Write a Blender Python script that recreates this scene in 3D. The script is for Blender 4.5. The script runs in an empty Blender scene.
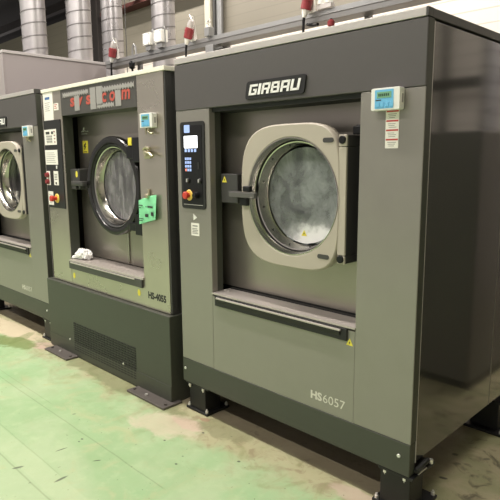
import bpy, bmesh, math, random
from mathutils import Vector, Matrix, noise
random.seed(7)
SC = bpy.context.scene
COL = SC.collection
PI = math.pi

# ------------------------------------------------------------------ materials
def mat(name, col, rough=.5, metal=0., var=0., scale=8., bump=0., emit=None, es=0., coat=0., stretch=(1, 1, 1), rvar=0., spec=.5):
    m = bpy.data.materials.new(name); m.use_nodes = True
    nt = m.node_tree; N = nt.nodes; L = nt.links
    b = N['Principled BSDF']
    c = (*col, 1) if len(col) == 3 else col
    b.inputs['Base Color'].default_value = c
    b.inputs['Roughness'].default_value = rough
    b.inputs['Metallic'].default_value = metal
    b.inputs['Coat Weight'].default_value = coat
    b.inputs['Coat Roughness'].default_value = .09 if coat > .9 else .04; b.inputs['Coat IOR'].default_value = 1.7 if coat > .9 else 1.5
    b.inputs['Specular IOR Level'].default_value = spec
    if emit:
        b.inputs['Emission Color'].default_value = (*emit, 1); b.inputs['Emission Strength'].default_value = es
    tc = N.new('ShaderNodeTexCoord'); mp = N.new('ShaderNodeMapping'); mp.inputs['Scale'].default_value = stretch
    L.new(tc.outputs['Object'], mp.inputs['Vector'])
    nz = N.new('ShaderNodeTexNoise'); nz.inputs['Scale'].default_value = scale; nz.inputs['Detail'].default_value = 5
    L.new(mp.outputs['Vector'], nz.inputs['Vector'])
    if var:
        r = N.new('ShaderNodeMixRGB'); r.blend_type = 'MIX'
        r.inputs[1].default_value = (*[x * (1 - var) for x in c[:3]], 1)
        r.inputs[2].default_value = (*[min(1, x * (1 + var)) for x in c[:3]], 1)
        L.new(nz.outputs['Fac'], r.inputs[0]); L.new(r.outputs[0], b.inputs['Base Color'])
    if rvar:
        mr = N.new('ShaderNodeMapRange')
        mr.inputs['To Min'].default_value = max(.02, rough - rvar); mr.inputs['To Max'].default_value = rough + rvar
        L.new(nz.outputs['Fac'], mr.inputs['Value']); L.new(mr.outputs[0], b.inputs['Roughness'])
    if bump:
        bp = N.new('ShaderNodeBump'); bp.inputs['Strength'].default_value = bump; bp.inputs['Distance'].default_value = .01
        L.new(nz.outputs['Fac'], bp.inputs['Height']); L.new(bp.outputs['Normal'], b.inputs['Normal'])
    return m

M = dict(
    header=mat('charcoal_paint', (.086, .079, .076), .42, 0, .04, 30, coat=.1),
    skirt=mat('dark_olive_paint', (.050, .053, .040), .45, 0, .06, 20),
    panel=mat('grey_panel_paint', (.285, .268, .238), .34, .42, .04, 12, rvar=.05),
    side=mat('gloss_side_panel', (.034, .032, .028), .09, .0, .05, 3, coat=.92, spec=.8),
    lid=mat('brushed_lid', (.54, .505, .485), .35, .3, .05, 20),
    plate=mat('door_plastic', (.44, .395, .325), .5, 0, .03, 8),
    steel=mat('polished_steel', (.50, .475, .43), .20, 1, .03, 9, rvar=.03),
    ssteel=mat('brushed_stainless', (.47, .43, .37), .28, .75, .13, 3, stretch=(1, 1, 1.5), rvar=.03),
    sillsteel=mat('sill_steel', (.50, .455, .42), .36, .35, .1, 6),
    bulk=mat('bulkhead_steel', (.36, .328, .285), .33, .7, .08, 4, rvar=.05),
    black=mat('black_plastic', (.008, .008, .009), .35, 0, .1, 20, spec=.3),
    bezel=mat('bezel_plastic', (.022, .022, .022), .4, 0, .1, 20, spec=.35),
    rubber=mat('black_rubber', (.014, .014, .013), .6, 0, .1, 20),
    darkgrey=mat('dark_grey_plastic', (.055, .053, .05), .42, 0, .08, 20),
    latcharm=mat('latch_metal', (.16, .155, .145), .35, .5),
    ring=mat('grey_door_ring', (.024, .023, .022), .2, .4, .1, 12),
    iron=mat('black_iron', (.016, .016, .016), .42, .3, .2, 20),
    plateiron=mat('worn_foot_plate', (.12, .105, .095), .5, .4, .25, 25),
    bolt=mat('zinc_bolt', (.80, .78, .74), .3, .6, .1, 40),
    white=mat('white_plastic', (.80, .79, .74), .4, 0, .03, 20),
    cream=mat('cream_lid', (.86, .82, .70), .45, 0, .03, 10),
    blue=mat('blue_keypad', (.16, .48, .74), .4, 0, .05, 20),
    lcd=mat('green_lcd', (.16, .33, .20), .25, 0, .1, 60, emit=(.16, .36, .2), es=.15),
    lcdtext=mat('lcd_digits', (.02, .06, .03), .5),
    screen=mat('lit_screen', (.9, .92, 1), .3, emit=(.93, .96, 1), es=2.2),
    keyblue=mat('lit_key_blue', (.28, .38, .68), .4, emit=(.36, .48, .85), es=.45),
    keyred=mat('lit_key_red', (.75, .25, .2), .4, emit=(.85, .2, .15), es=.3),
    red=mat('red_plastic', (.58, .05, .03), .38, 0, .06, 20),
    dred=mat('dark_red_plastic', (.24, .030, .034), .4, 0, .1, 20),
    yellow=mat('yellow_plastic', (.85, .58, .10), .4, 0, .05, 20),
    sticker=mat('yellow_sticker', (.86, .74, .08), .5, 0, .04, 30),
    ink=mat('dark_ink', (.03, .03, .028), .6),
    greyink=mat('grey_ink', (.34, .33, .31), .6),
    redink=mat('red_ink', (.50, .06, .05), .6),
    blueink=mat('blue_ink', (.05, .14, .34), .6),
    paper=mat('paper', (.84, .81, .74), .7, 0, .03, 30),
    mint=mat('mint_card', (.25, .72, .38), .6, 0, .06, 20),
    brass=mat('brass_clip', (.55, .50, .36), .35, .8, .1, 30),
    letter=mat('white_letter', (.90, .89, .86), .45),
    hsletter=mat('pale_letter', (.62, .60, .52), .5),
    tiltgrey=mat('light_grey_letter', (.32, .305, .29), .5),
    tiltred=mat('red_letter', (.48, .085, .06), .5),
    tiltback=mat('sign_panel', (.070, .066, .060), .4, 0, .06, 20),
    foam=mat('white_foam', (.95, .95, .95), .8, 0, .03, 30, bump=.6),
    rag=mat('white_rag', (.88, .87, .86), .85, 0, .04, 30, bump=.4),
    drum=mat('drum_steel', (.20, .21, .21), .4, .5, .25, 6),
    galv=mat('galvanised_duct', (.46, .44, .445), .30, .6, .2, 5, rvar=.08),
    seam=mat('duct_seam', (.22, .21, .21), .4, .7),
    rail=mat('painted_trunking', (.20, .195, .19), .4, .4, .05, 12),
    conduit=mat('zinc_conduit', (.30, .30, .30), .4, .6, .1, 10),
    creampost=mat('cream_post', (.60, .56, .46), .55),
    darkpost=mat('dark_steel_column', (.040, .034, .032), .5, .2),
    redsteel=mat('red_oxide_beam', (.085, .026, .022), .6),
    dpart=mat('grey_cabinet_paint', (.30, .265, .262), .5, 0, .03, 3),
    dparttrim=mat('grey_cabinet_trim', (.42, .39, .38), .5),
    deck=mat('dark_ceiling_deck', (.020, .018, .017), .85, 0, .3, .8),
    lampbody=mat('lamp_housing', (.75, .74, .72), .5),
    tube=mat('fluorescent_tube', (1, 1, 1), .4, emit=(1, .95, .86), es=6.),
    pane=mat('window_pane', (.8, .85, .9), .2, emit=(.9, .95, 1), es=1.2),
    darkmach=mat('dark_machine', (.10, .095, .085), .4, .2, .1, 4),
    red_led=mat('dial_lamp', (.5, .03, .03), .3),
)

def glass_mat():
    m = bpy.data.materials.new('steamed_glass'); m.use_nodes = True
    nt = m.node_tree; N = nt.nodes; L = nt.links; N.clear()
    out = N.new('ShaderNodeOutputMaterial')
    tr = N.new('ShaderNodeBsdfTransparent'); tr.inputs[0].default_value = (.93, .95, .94, 1)
    gl = N.new('ShaderNodeBsdfGlossy'); gl.inputs['Roughness'].default_value = .05; gl.inputs[0].default_value = (.9, .9, .9, 1)
    fr = N.new('ShaderNodeFresnel'); fr.inputs['IOR'].default_value = 1.45
    m1 = N.new('ShaderNodeMixShader'); L.new(fr.outputs[0], m1.inputs[0]); L.new(tr.outputs[0], m1.inputs[1]); L.new(gl.outputs[0], m1.inputs[2])
    df = N.new('ShaderNodeBsdfDiffuse')
    tc = N.new('ShaderNodeTexCoord'); mp = N.new('ShaderNodeMapping'); mp.inputs['Scale'].default_value = (1, 1, .75)
    L.new(tc.outputs['Object'], mp.inputs[0])
    n1 = N.new('ShaderNodeTexNoise'); n1.inputs['Scale'].default_value = 9; n1.inputs['Detail'].default_value = 8; n1.inputs['Roughness'].default_value = .66; n1.inputs['Distortion'].default_value = .6
    L.new(mp.outputs[0], n1.inputs['Vector'])
    rp = N.new('ShaderNodeMapRange'); L.new(n1.outputs['Fac'], rp.inputs[0])
    for i, v in enumerate((.30, .68, .10, .68)): rp.inputs[1 + i].default_value = v
    # soap suds clinging low on the glass, thickest right of the middle (thing-local coordinates)
    sp = N.new('ShaderNodeSeparateXYZ'); L.new(tc.outputs['Object'], sp.inputs[0])
    def mth(op, a, c):
        n = N.new('ShaderNodeMath'); n.operation = op
        for i, v in enumerate((a, c)):
            if isinstance(v, (int, float)): n.inputs[i].default_value = v
            else: L.new(v, n.inputs[i])
        return n.outputs[0]
    n2 = N.new('ShaderNodeTexNoise'); n2.inputs['Scale'].default_value = 16; n2.inputs['Detail'].default_value = 6; L.new(tc.outputs['Object'], n2.inputs['Vector'])
    dx = mth('DIVIDE', mth('SUBTRACT', sp.outputs[0], .145), .155); dz = mth('DIVIDE', mth('SUBTRACT', sp.outputs[2], .975), .105)
    d = mth('ADD', mth('ADD', mth('MULTIPLY', dx, dx), mth('MULTIPLY', dz, dz)), mth('MULTIPLY', mth('SUBTRACT', n2.outputs['Fac'], .5), 2.4))
    sd = N.new('ShaderNodeMapRange'); sd.interpolation_type = 'SMOOTHSTEP'; L.new(d, sd.inputs[0])
    for i, v in enumerate((.35, 1.8, 1., 0.)): sd.inputs[1 + i].default_value = v
    mc = N.new('ShaderNodeMixRGB'); L.new(sd.outputs[0], mc.inputs[0]); mc.inputs[1].default_value = (.50, .53, .52, 1); mc.inputs[2].default_value = (1, 1, 1, 1); L.new(mc.outputs[0], df.inputs[0])
    fa = N.new('ShaderNodeMath'); fa.operation = 'MAXIMUM'; L.new(rp.outputs[0], fa.inputs[0]); L.new(mth('MULTIPLY', sd.outputs[0], .93), fa.inputs[1])
    rp = fa
    m2 = N.new('ShaderNodeMixShader'); L.new(rp.outputs[0], m2.inputs[0]); L.new(m1.outputs[0], m2.inputs[1]); L.new(df.outputs[0], m2.inputs[2])
    L.new(m2.outputs[0], out.inputs[0])
    return m
M['glass'] = glass_mat()
def clear_glass():
    m = bpy.data.materials.new('clear_glass'); m.use_nodes = True
    nt = m.node_tree; N = nt.nodes; L = nt.links; N.clear()
    out = N.new('ShaderNodeOutputMaterial'); tr = N.new('ShaderNodeBsdfTransparent'); tr.inputs[0].default_value = (.95, .97, .96, 1)
    L.new(tr.outputs[0], out.inputs[0]); return m
M['clear'] = clear_glass()
def dry_glass(lo=.15, hi=.5):
    m = bpy.data.materials.new('dusty_glass'); m.use_nodes = True
    nt = m.node_tree; N = nt.nodes; L = nt.links; N.clear()
    out = N.new('ShaderNodeOutputMaterial')
    tr = N.new('ShaderNodeBsdfTransparent'); tr.inputs[0].default_value = (.92, .92, .92, 1)
    gl = N.new('ShaderNodeBsdfGlossy'); gl.inputs['Roughness'].default_value = .06
    fr = N.new('ShaderNodeFresnel'); fr.inputs['IOR'].default_value = 1.45
    m1 = N.new('ShaderNodeMixShader'); L.new(fr.outputs[0], m1.inputs[0]); L.new(tr.outputs[0], m1.inputs[1]); L.new(gl.outputs[0], m1.inputs[2])
    df = N.new('ShaderNodeBsdfDiffuse'); df.inputs[0].default_value = (.58, .55, .58, 1)
    tc = N.new('ShaderNodeTexCoord'); mp = N.new('ShaderNodeMapping'); mp.inputs['Scale'].default_value = (12, 1, 4)
    L.new(tc.outputs['Object'], mp.inputs[0])
    n1 = N.new('ShaderNodeTexNoise'); n1.inputs['Scale'].default_value = 2; n1.inputs['Detail'].default_value = 4
    L.new(mp.outputs[0], n1.inputs['Vector'])
    mr = N.new('ShaderNodeMapRange'); mr.inputs['From Min'].default_value = .35; mr.inputs['From Max'].default_value = .7; mr.inputs['To Min'].default_value = lo; mr.inputs['To Max'].default_value = hi
    L.new(n1.outputs['Fac'], mr.inputs[0])
    m2 = N.new('ShaderNodeMixShader'); L.new(mr.outputs[0], m2.inputs[0]); L.new(m1.outputs[0], m2.inputs[1]); L.new(df.outputs[0], m2.inputs[2])
    L.new(m2.outputs[0], out.inputs[0])
    return m
M['dryglass'] = dry_glass()
M['cleanglass'] = dry_glass(.0, .06)

def floor_mat():
    m = bpy.data.materials.new('painted_concrete_floor'); m.use_nodes = True
    nt = m.node_tree; N = nt.nodes; L = nt.links; b = N['Principled BSDF']
    geo = N.new('ShaderNodeTexCoord'); P = geo.outputs['Object']
    def noise_(s, d=6, dist=0., off=0., rough=.6):
        mp = N.new('ShaderNodeMapping'); mp.inputs['Location'].default_value = (off, off * .7, 0); L.new(P, mp.inputs[0])
        n = N.new('ShaderNodeTexNoise'); n.inputs['Scale'].default_value = s; n.inputs['Detail'].default_value = d
        n.inputs['Distortion'].default_value = dist; n.inputs['Roughness'].default_value = rough
        L.new(mp.outputs[0], n.inputs['Vector']); return n.outputs['Fac']
    def mth(op, a, c=0., clamp=False):
        n = N.new('ShaderNodeMath'); n.operation = op; n.use_clamp = clamp
        for i, v in enumerate((a, c)):
            if isinstance(v, (int, float)): n.inputs[i].default_value = v
            else: L.new(v, n.inputs[i])
        return n.outputs[0]
    def rng(v, a, c, x=0., y=1., smooth=True):
        n = N.new('ShaderNodeMapRange'); n.clamp = True
        if smooth: n.interpolation_type = 'SMOOTHSTEP'
        for i, q in enumerate((a, c, x, y)): n.inputs[1 + i].default_value = q
        L.new(v, n.inputs[0]); return n.outputs[0]
    def mix(base, col, f):
        n = N.new('ShaderNodeMixRGB'); L.new(f, n.inputs[0])
        for i, v in ((1, base), (2, col)):
            if isinstance(v, tuple): n.inputs[i].default_value = (*v, 1)
            else: L.new(v, n.inputs[i])
        return n.outputs[0]
    sep = N.new('ShaderNodeSeparateXYZ'); L.new(P, sep.inputs[0]); X, Y = sep.outputs[0], sep.outputs[1]
    def blob(cx, cy, rx, ry, rot=0., jit=.45, s=9., off=0., edge=(.75, 1.1)):
        dx = mth('SUBTRACT', X, cx); dy = mth('SUBTRACT', Y, cy); c, sn = math.cos(rot), math.sin(rot)
        u = mth('ADD', mth('MULTIPLY', dx, c / rx), mth('MULTIPLY', dy, sn / rx))
        v = mth('ADD', mth('MULTIPLY', dx, -sn / ry), mth('MULTIPLY', dy, c / ry))
        d = mth('SQRT', mth('ADD', mth('MULTIPLY', u, u), mth('MULTIPLY', v, v)))
        if jit: d = mth('ADD', d, mth('MULTIPLY', mth('SUBTRACT', noise_(s, 5, .5, off), .5), jit * 2))
        return rng(d, edge[0], edge[1], 1., 0.)
    base = mix((.30, .44, .225), (.38, .485, .28), rng(noise_(2.2, 4, .4, 3), .38, .64))
    base = mix(base, (.42, .45, .245), rng(noise_(4.5, 8, 1.2, 11), .52, .72, 0, .8))
    base = mix(base, (.25, .45, .215), rng(noise_(1.3, 3, 0, 21), .55, .72, 0, .5))
    base = mix(base, (.44, .54, .31), rng(noise_(14, 8, .3, 5), .48, .75, 0, .45))
    # worn band along the machine fronts
    band = mth('MULTIPLY', rng(mth('ADD', Y, mth('MULTIPLY', mth('SUBTRACT', noise_(5, 6, .6, 2), .5), .5)), -.28, -.05), 1.)
    base = mix(base, (.41, .365, .22), mth('MULTIPLY', band, .85))
    base = mix(base, (.27, .225, .13), mth('MULTIPLY', band, rng(noise_(13, 8, .9, 9), .48, .64, 0, .75)))
    base = mix(base, (.24, .26, .115), mth('MULTIPLY', rng(Y, -.55, -.12), rng(noise_(7, 8, .9, 83), .50, .70, 0, .6)))
    # bare pale patches
    base = mix(base, (.54, .485, .345), mth('MULTIPLY', blob(.09, -.20, .20, .13, .3, .75, 8, 1), mth('ADD', .45, mth('MULTIPLY', noise_(18, 8, .8, 77), .6))))
    base = mix(base, (.56, .42, .33), mth('MULTIPLY', blob(.17, -.11, .12, .05, .0, .7, 12, 4), .7))
    base = mix(base, (.56, .48, .33), mth('MULTIPLY', blob(-2.25, -.10, .62, .13, .06, .55, 6, 6), .9))
    base = mix(base, (.52, .39, .31), mth('MULTIPLY', blob(-1.56, -.09, .13, .07, .4, .5, 12, 8), .9))
    base = mix(base, (.52, .41, .32), mth('MULTIPLY', blob(1.17, -.03, .15, .05, .0, .7, 9, 13), .7))
    base = mix(base, (.17, .22, .065), mth('MULTIPLY', blob(-1.80, -.20, .24, .10, .25, .8, 9, 15), .85))
    base = mix(base, (.15, .20, .06), mth('MULTIPLY', blob(-1.86, -.12, .05, .16, .5, .6, 14, 17), .5))
    base = mix(base, (.17, .19, .085), mth('MULTIPLY', blob(-.75, -.05, .9, .10, .0, .9, 6, 27), .65))
    base = mix(base, (.20, .20, .10), mth('MULTIPLY', blob(.36, -.02, .18, .09, .1, .9, 10, 29), .6))
    base = mix(base, (.30, .15, .10), mth('MULTIPLY', blob(.20, -.02, .035, .02, .3, .9, 20, 33), .6))
    # bare concrete under and beside the machines; the part under them darkened as shadow
    under = rng(mth('ADD', Y, mth('MULTIPLY', mth('SUBTRACT', noise_(8, 4, 0, 31), .5), .05)), .01, .05)
    conc_shade = mix((.185, .155, .10), (.27, .225, .15), noise_(6, 8, .6, 19))
    conc_shade = mix(conc_shade, (.10, .075, .048), rng(noise_(9, 8, 1., 23), .55, .72, 0, .7))
    base = mix(base, conc_shade, mth('MULTIPLY', under, .92))
    right = mth('MULTIPLY', rng(mth('ADD', X, mth('MULTIPLY', mth('SUBTRACT', noise_(5, 5, .4, 37), .5), .15)), 1.22, 1.36), rng(Y, .0, .14))
    conc2 = mix((.34, .335, .175), (.47, .41, .25), rng(noise_(5, 7, .8, 41), .35, .65))
    conc2 = mix(conc2, (.115, .105, .055), rng(noise_(10, 8, 1., 43), .52, .70, 0, .85))
    base = mix(base, conc2, right)
    # screed joints and paint band edges
    for y0, w, x0, x1, st in ((-.545, .0022, -1.5, .52, .32), (-.915, .0025, -3, 3, .32), (-.80, .0018, -3, .1, .22), (-.50, .0018, -2.2, -.6, .25)):
        d = mth('ABSOLUTE', mth('ADD', mth('SUBTRACT', Y, y0), mth('MULTIPLY', mth('SUBTRACT', noise_(3, 2, 0, y0 * 9), .5), .015)))
        f = mth('MULTIPLY', rng(d, w * .5, w * 2.4, st, 0.), mth('MULTIPLY', rng(X, x0, x0 + .1), rng(X, x1, x1 + .05, 1., 0.)))
        base = mix(base, (.12, .15, .07), f)
    strip = mth('MULTIPLY', rng(Y, -.905, -.895), rng(Y, -.81, -.80, 1., 0.))
    base = mix(base, (.46, .54, .33), mth('MULTIPLY', strip, .35))
    # scuffs and specks
    for (cx, cy, l, w, a, st) in ((-.065, -.695, .030, .0045, 1.45, .8), (.166, -.812, .034, .0085, 1.65, .75), (-.059, -.905, .026, .009, 1.2, .7),
                              (.146, -.627, .020, .0045, 1.0, .85), (-.085, -.577, .009, .006, 0, .8), (-.072, -.60, .007, .005, 0, .8),
                              (-.365, -.472, .012, .006, 1, .6), (.431, -.392, .008, .006, 0, .85), (.22, -.30, .007, .006, 0, .8), (.40, -.33, .006, .005, 0, .6),
                              (.30, -.12, .009, .007, 0, .8), (.62, -.18, .009, .008, .4, .8), (1.347, .34, .020, .010, .3, .9), (1.30, .56, .016, .012, .6, .75), (1.42, .62, .02, .01, .9, .6)):
        base = mix(base, (.05, .052, .035), mth('MULTIPLY', blob(cx, cy, l, w, a, .25, 60, cx * 7, (.6, 1.15)), st))
    base = mix(base, (.10, .11, .06), rng(noise_(48, 2, 0, 51), .70, .745, 0, .7))
    L.new(base, b.inputs['Base Color'])
    L.new(rng(noise_(6, 5, .3, 61), .3, .7, .42, .72), b.inputs['Roughness'])
    bp = N.new('ShaderNodeBump'); bp.inputs['Strength'].default_value = .12; bp.inputs['Distance'].default_value = .01
    L.new(noise_(30, 6, 0, 71), bp.inputs['Height']); L.new(bp.outputs[0], b.inputs['Normal'])
    return m
M['floor'] = floor_mat()

def clad_mat(name, low, high, zsplit, pitch):
    """Horizontally jointed wall cladding: a pale lower band below zsplit, beige boards above."""
    m = bpy.data.materials.new(name); m.use_nodes = True
    nt = m.node_tree; N = nt.nodes; L = nt.links; b = N['Principled BSDF']; b.inputs['Roughness'].default_value = .6
    tc = N.new('ShaderNodeTexCoord'); sp = N.new('ShaderNodeSeparateXYZ'); L.new(tc.outputs['Object'], sp.inputs[0])
    gt = N.new('ShaderNodeMath'); gt.operation = 'GREATER_THAN'; gt.inputs[1].default_value = zsplit; L.new(sp.outputs[2], gt.inputs[0])
    mx = N.new('ShaderNodeMixRGB'); L.new(gt.outputs[0], mx.inputs[0]); mx.inputs[1].default_value = (*low, 1); mx.inputs[2].default_value = (*high, 1)
    dv = N.new('ShaderNodeMath'); dv.operation = 'DIVIDE'; dv.inputs[1].default_value = pitch; L.new(sp.outputs[2], dv.inputs[0])
    fr = N.new('ShaderNodeMath'); fr.operation = 'FRACT'; L.new(dv.outputs[0], fr.inputs[0])
    lt = N.new('ShaderNodeMath'); lt.operation = 'LESS_THAN'; lt.inputs[1].default_value = .10; L.new(fr.outputs[0], lt.inputs[0])
    ml = N.new('ShaderNodeMath'); ml.operation = 'MULTIPLY'; ml.inputs[1].default_value = .35; L.new(lt.outputs[0], ml.inputs[0])
    m2 = N.new('ShaderNodeMixRGB'); L.new(ml.outputs[0], m2.inputs[0]); L.new(mx.outputs[0], m2.inputs[1]); m2.inputs[2].default_value = (.18, .16, .13, 1)
    L.new(m2.outputs[0], b.inputs['Base Color'])
    return m
M['clad'] = clad_mat('wall_cladding', (.84, .77, .69), (.25, .228, .182), 2.98, .14)
M['wallplain'] = mat('plain_wall', (.55, .52, .46), .7, 0, .05, 2)

# ------------------------------------------------------------------ mesh helpers
def B(): return bmesh.new()
def box(bm, x0, x1, y0, y1, z0, z1, bev=0., mi=0):
    vs = [bm.verts.new((x, y, z)) for x in (x0, x1) for y in (y0, y1) for z in (z0, z1)]
    fs = [(0, 1, 3, 2), (4, 6, 7, 5), (0, 4, 5, 1), (2, 3, 7, 6), (0, 2, 6, 4), (1, 5, 7, 3)]
    F = [bm.faces.new([vs[i] for i in f]) for f in fs]
    for f in F: f.material_index = mi
    if bev > 0:
        es = list({e for f in F for e in f.edges})
        r = bmesh.ops.bevel(bm, geom=es, offset=bev, segments=2, profile=.5, affect='EDGES')
        for f in r['faces']: f.material_index = mi
    return F
def loft(bm, loops, cap0=False, cap1=False, mi=0, smooth=True):
    V = [[bm.verts.new(p) for p in lp] for lp in loops]
    n = len(V[0])
    for a, c in zip(V, V[1:]):
        for i in range(n):
            f = bm.faces.new((a[i], a[(i + 1) % n], c[(i + 1) % n], c[i])); f.material_index = mi; f.smooth = smooth
    if cap0: f = bm.faces.new(V[0][::-1]); f.material_index = mi
    if cap1: f = bm.faces.new(V[-1]); f.material_index = mi
    return V
def circ(cx, cz, y, r, n=72):
    return [(cx + r * math.cos(2 * PI * i / n), y, cz + r * math.sin(2 * PI * i / n)) for i in range(n)]
def sup(cx, cz, y, al, ar, bz, nl, nr, n=72):
    out = []
    for i in range(n):
        t = 2 * PI * i / n; c, s = math.cos(t), math.sin(t)
        a, e = (ar, nr) if c >= 0 else (al, nl)
        # radius of the superellipse along the ray whose direction is (c,s)
        r = (abs(c / a) ** e + abs(s / bz) ** e) ** (-1 / e)
        out.append((cx + r * c, y, cz + r * s))
    return out
def rectloop(x0, x1, z0, z1, y, cx, cz, n=72):
    out = []
    for i in range(n):
        t = 2 * PI * i / n; c, s = math.cos(t), math.sin(t)
        k = min(((x1 - cx) / c if c > 1e-9 else (x0 - cx) / c if c < -1e-9 else 1e9), ((z1 - cz) / s if s > 1e-9 else (z0 - cz) / s if s < -1e-9 else 1e9))
        out.append([cx + k * c, y, cz + k * s])
    for X, Z in ((x0, z0), (x0, z1), (x1, z0), (x1, z1)):
        j = min(range(n), key=lambda i: (out[i][0] - X) ** 2 + (out[i][2] - Z) ** 2); out[j] = [X, y, Z]
    return out
def lathe_y(bm, cx, cz, prof, n=72, cap0=False, cap1=False, mi=0):
    loft(bm, [circ(cx, cz, y, r, n) for y, r in prof], cap0, cap1, mi)
def tube(bm, pts, r, n=10, cap=True, mi=0):
    pts = [Vector(p) for p in pts]; loops = []
    up = Vector((0, 0, 1))
    for i, p in enumerate(pts):
        d = (pts[min(i + 1, len(pts) - 1)] - pts[max(i - 1, 0)]).normalized()
        a = d.cross(up); a = a.normalized() if a.length > .05 else Vector((1, 0, 0)); c = d.cross(a).normalized()
        rr = r[i] if isinstance(r, (list, tuple)) else r
        loops.append([p + (a * math.cos(2 * PI * k / n) + c * math.sin(2 * PI * k / n)) * rr for k in range(n)])
    loft(bm, loops, cap, cap, mi)
def prism(bm, poly, y0, y1, mi=0):
    """extrude an XZ polygon along Y"""
    a = [bm.verts.new((x, y0, z)) for x, z in poly]; c = [bm.verts.new((x, y1, z)) for x, z in poly]; n = len(poly)
    bm.faces.new(a).material_index = mi; bm.faces.new(c[::-1]).material_index = mi
    for i in range(n): bm.faces.new((a[i], c[i], c[(i + 1) % n], a[(i + 1) % n])).material_index = mi
def prismx(bm, poly, x0, x1, mi=0):
    a = [bm.verts.new((x0, y, z)) for y, z in poly]; c = [bm.verts.new((x1, y, z)) for y, z in poly]; n = len(poly)
    bm.faces.new(a).material_index = mi; bm.faces.new(c[::-1]).material_index = mi
    for i in range(n): bm.faces.new((a[i], c[i], c[(i + 1) % n], a[(i + 1) % n])).material_index = mi
def rrect(x0, x1, z0, z1, r, k=5):
    out = []
    for cx, cz, a0 in ((x1 - r, z1 - r, 0), (x0 + r, z1 - r, 90), (x0 + r, z0 + r, 180), (x1 - r, z0 + r, 270)):
        for i in range(k + 1):
            a = math.radians(a0 + 90 * i / k); out.append((cx + r * math.cos(a), cz + r * math.sin(a)))
    return out
ORIG = {}
def obj(name, bm, mats, parent=None, label=None, bevel=0.):
    bmesh.ops.recalc_face_normals(bm, faces=bm.faces)
    root = parent
    while root is not None and root.parent is not None: root = root.parent
    o0 = Vector(ORIG[root.name]) if root is not None and root.name in ORIG else Vector((0, 0, 0))
    bmesh.ops.translate(bm, verts=bm.verts, vec=-o0)
    me = bpy.data.meshes.new(name); bm.to_mesh(me); bm.free()
    if any(p.use_smooth for p in me.polygons): me.set_sharp_from_angle(angle=math.radians(32))
    for m in (mats if isinstance(mats, (list, tuple)) else [mats]): me.materials.append(m)
    o = bpy.data.objects.new(name, me); COL.objects.link(o)
    if parent is not None: o.parent = parent
    if label: o['label'] = label
    if bevel:
        md = o.modifiers.new('bevel', 'BEVEL'); md.width = bevel; md.segments = 2; md.limit_method = 'ANGLE'
    return o
def thing(name, label, cat, loc, group=None):
    o = bpy.data.objects.new(name, None); COL.objects.link(o); o.location = loc; o.empty_display_size = .05
    ORIG[o.name] = loc; o['label'] = label; o['category'] = cat
    if group: o['group'] = group
    return o
def tag(o, label, cat, group=None, kind=None):
    o['label'] = label; o['category'] = cat
    if group: o['group'] = group
    if kind: o['kind'] = kind
    return o
def struct(name, bm, m, label=None):
    o = obj(name, bm, m); o['kind'] = 'structure'
    o['label'] = label or name; o['category'] = name.split('_')[0]
    return o
def dup(o, parent=None, skip=()):
    c = o.copy(); COL.objects.link(c)
    if parent is not None: c.parent = parent
    for ch in list(o.children):
        if ch.name.split('.')[0] in skip: continue
        dup(ch, c, skip)
    return c
def text_bm(s, x, z, w, h, y, ext=.0015, off=0., shear=0.):
    """Lettering fitted into w x h with its lower left corner at (x,z), standing on plane y facing -Y."""
    cu = bpy.data.curves.new('tmp', 'FONT'); cu.body = s; cu.extrude = 0; cu.offset = off; cu.resolution_u = 3
    o = bpy.data.objects.new('tmp', cu); COL.objects.link(o)
    dg = bpy.context.evaluated_depsgraph_get(); dg.update()
    me = bpy.data.meshes.new_from_object(o.evaluated_get(dg))
    bpy.data.objects.remove(o); bpy.data.curves.remove(cu)
    bm = B(); bm.from_mesh(me); bpy.data.meshes.remove(me)
    xs = [v.co.x for v in bm.verts]; ys = [v.co.y for v in bm.verts]
    x0, x1, y0, y1 = min(xs), max(xs), min(ys), max(ys)
    for v in bm.verts:
        u, q = (v.co.x - x0) / (x1 - x0), (v.co.y - y0) / (y1 - y0)
        v.co = (x + u * w + shear * q * h, y, z + q * h)
    r = bmesh.ops.extrude_face_region(bm, geom=bm.faces[:])
    bmesh.ops.translate(bm, verts=[g for g in r['geom'] if isinstance(g, bmesh.types.BMVert)], vec=(0, -ext, 0))
    return bm
def join(a, b_):
    me = bpy.data.meshes.new('t'); b_.to_mesh(me); b_.free(); a.from_mesh(me); bpy.data.meshes.remove(me)
def tri_sticker(name, cx, cz, s, y, parent):
    bm = B(); prism(bm, [(cx - s, cz - s * .8), (cx + s, cz - s * .8), (cx, cz + s)], y - .0012, y)
    o = obj(name, bm, M['sticker'], parent, 'yellow triangular warning sticker')
    bm = B(); k = s * .16
    prism(bm, [(cx + k, cz + s * .42), (cx - k * 1.6, cz - s * .18), (cx - k * .2, cz - s * .14), (cx - k, cz - s * .66), (cx + k * 1.6, cz + .0), (cx + k * .3, cz + .02 * s)], y - .0018, y - .0012)
    obj('bolt_symbol', bm, M['ink'], o)
    return o
def disc(bm, cx, cz, r, y0, y1, n=20, mi=0): lathe_y(bm, cx, cz, [(y1, r), (y0 + r * .15, r), (y0, r * .85)], n, True, True, mi)

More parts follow.
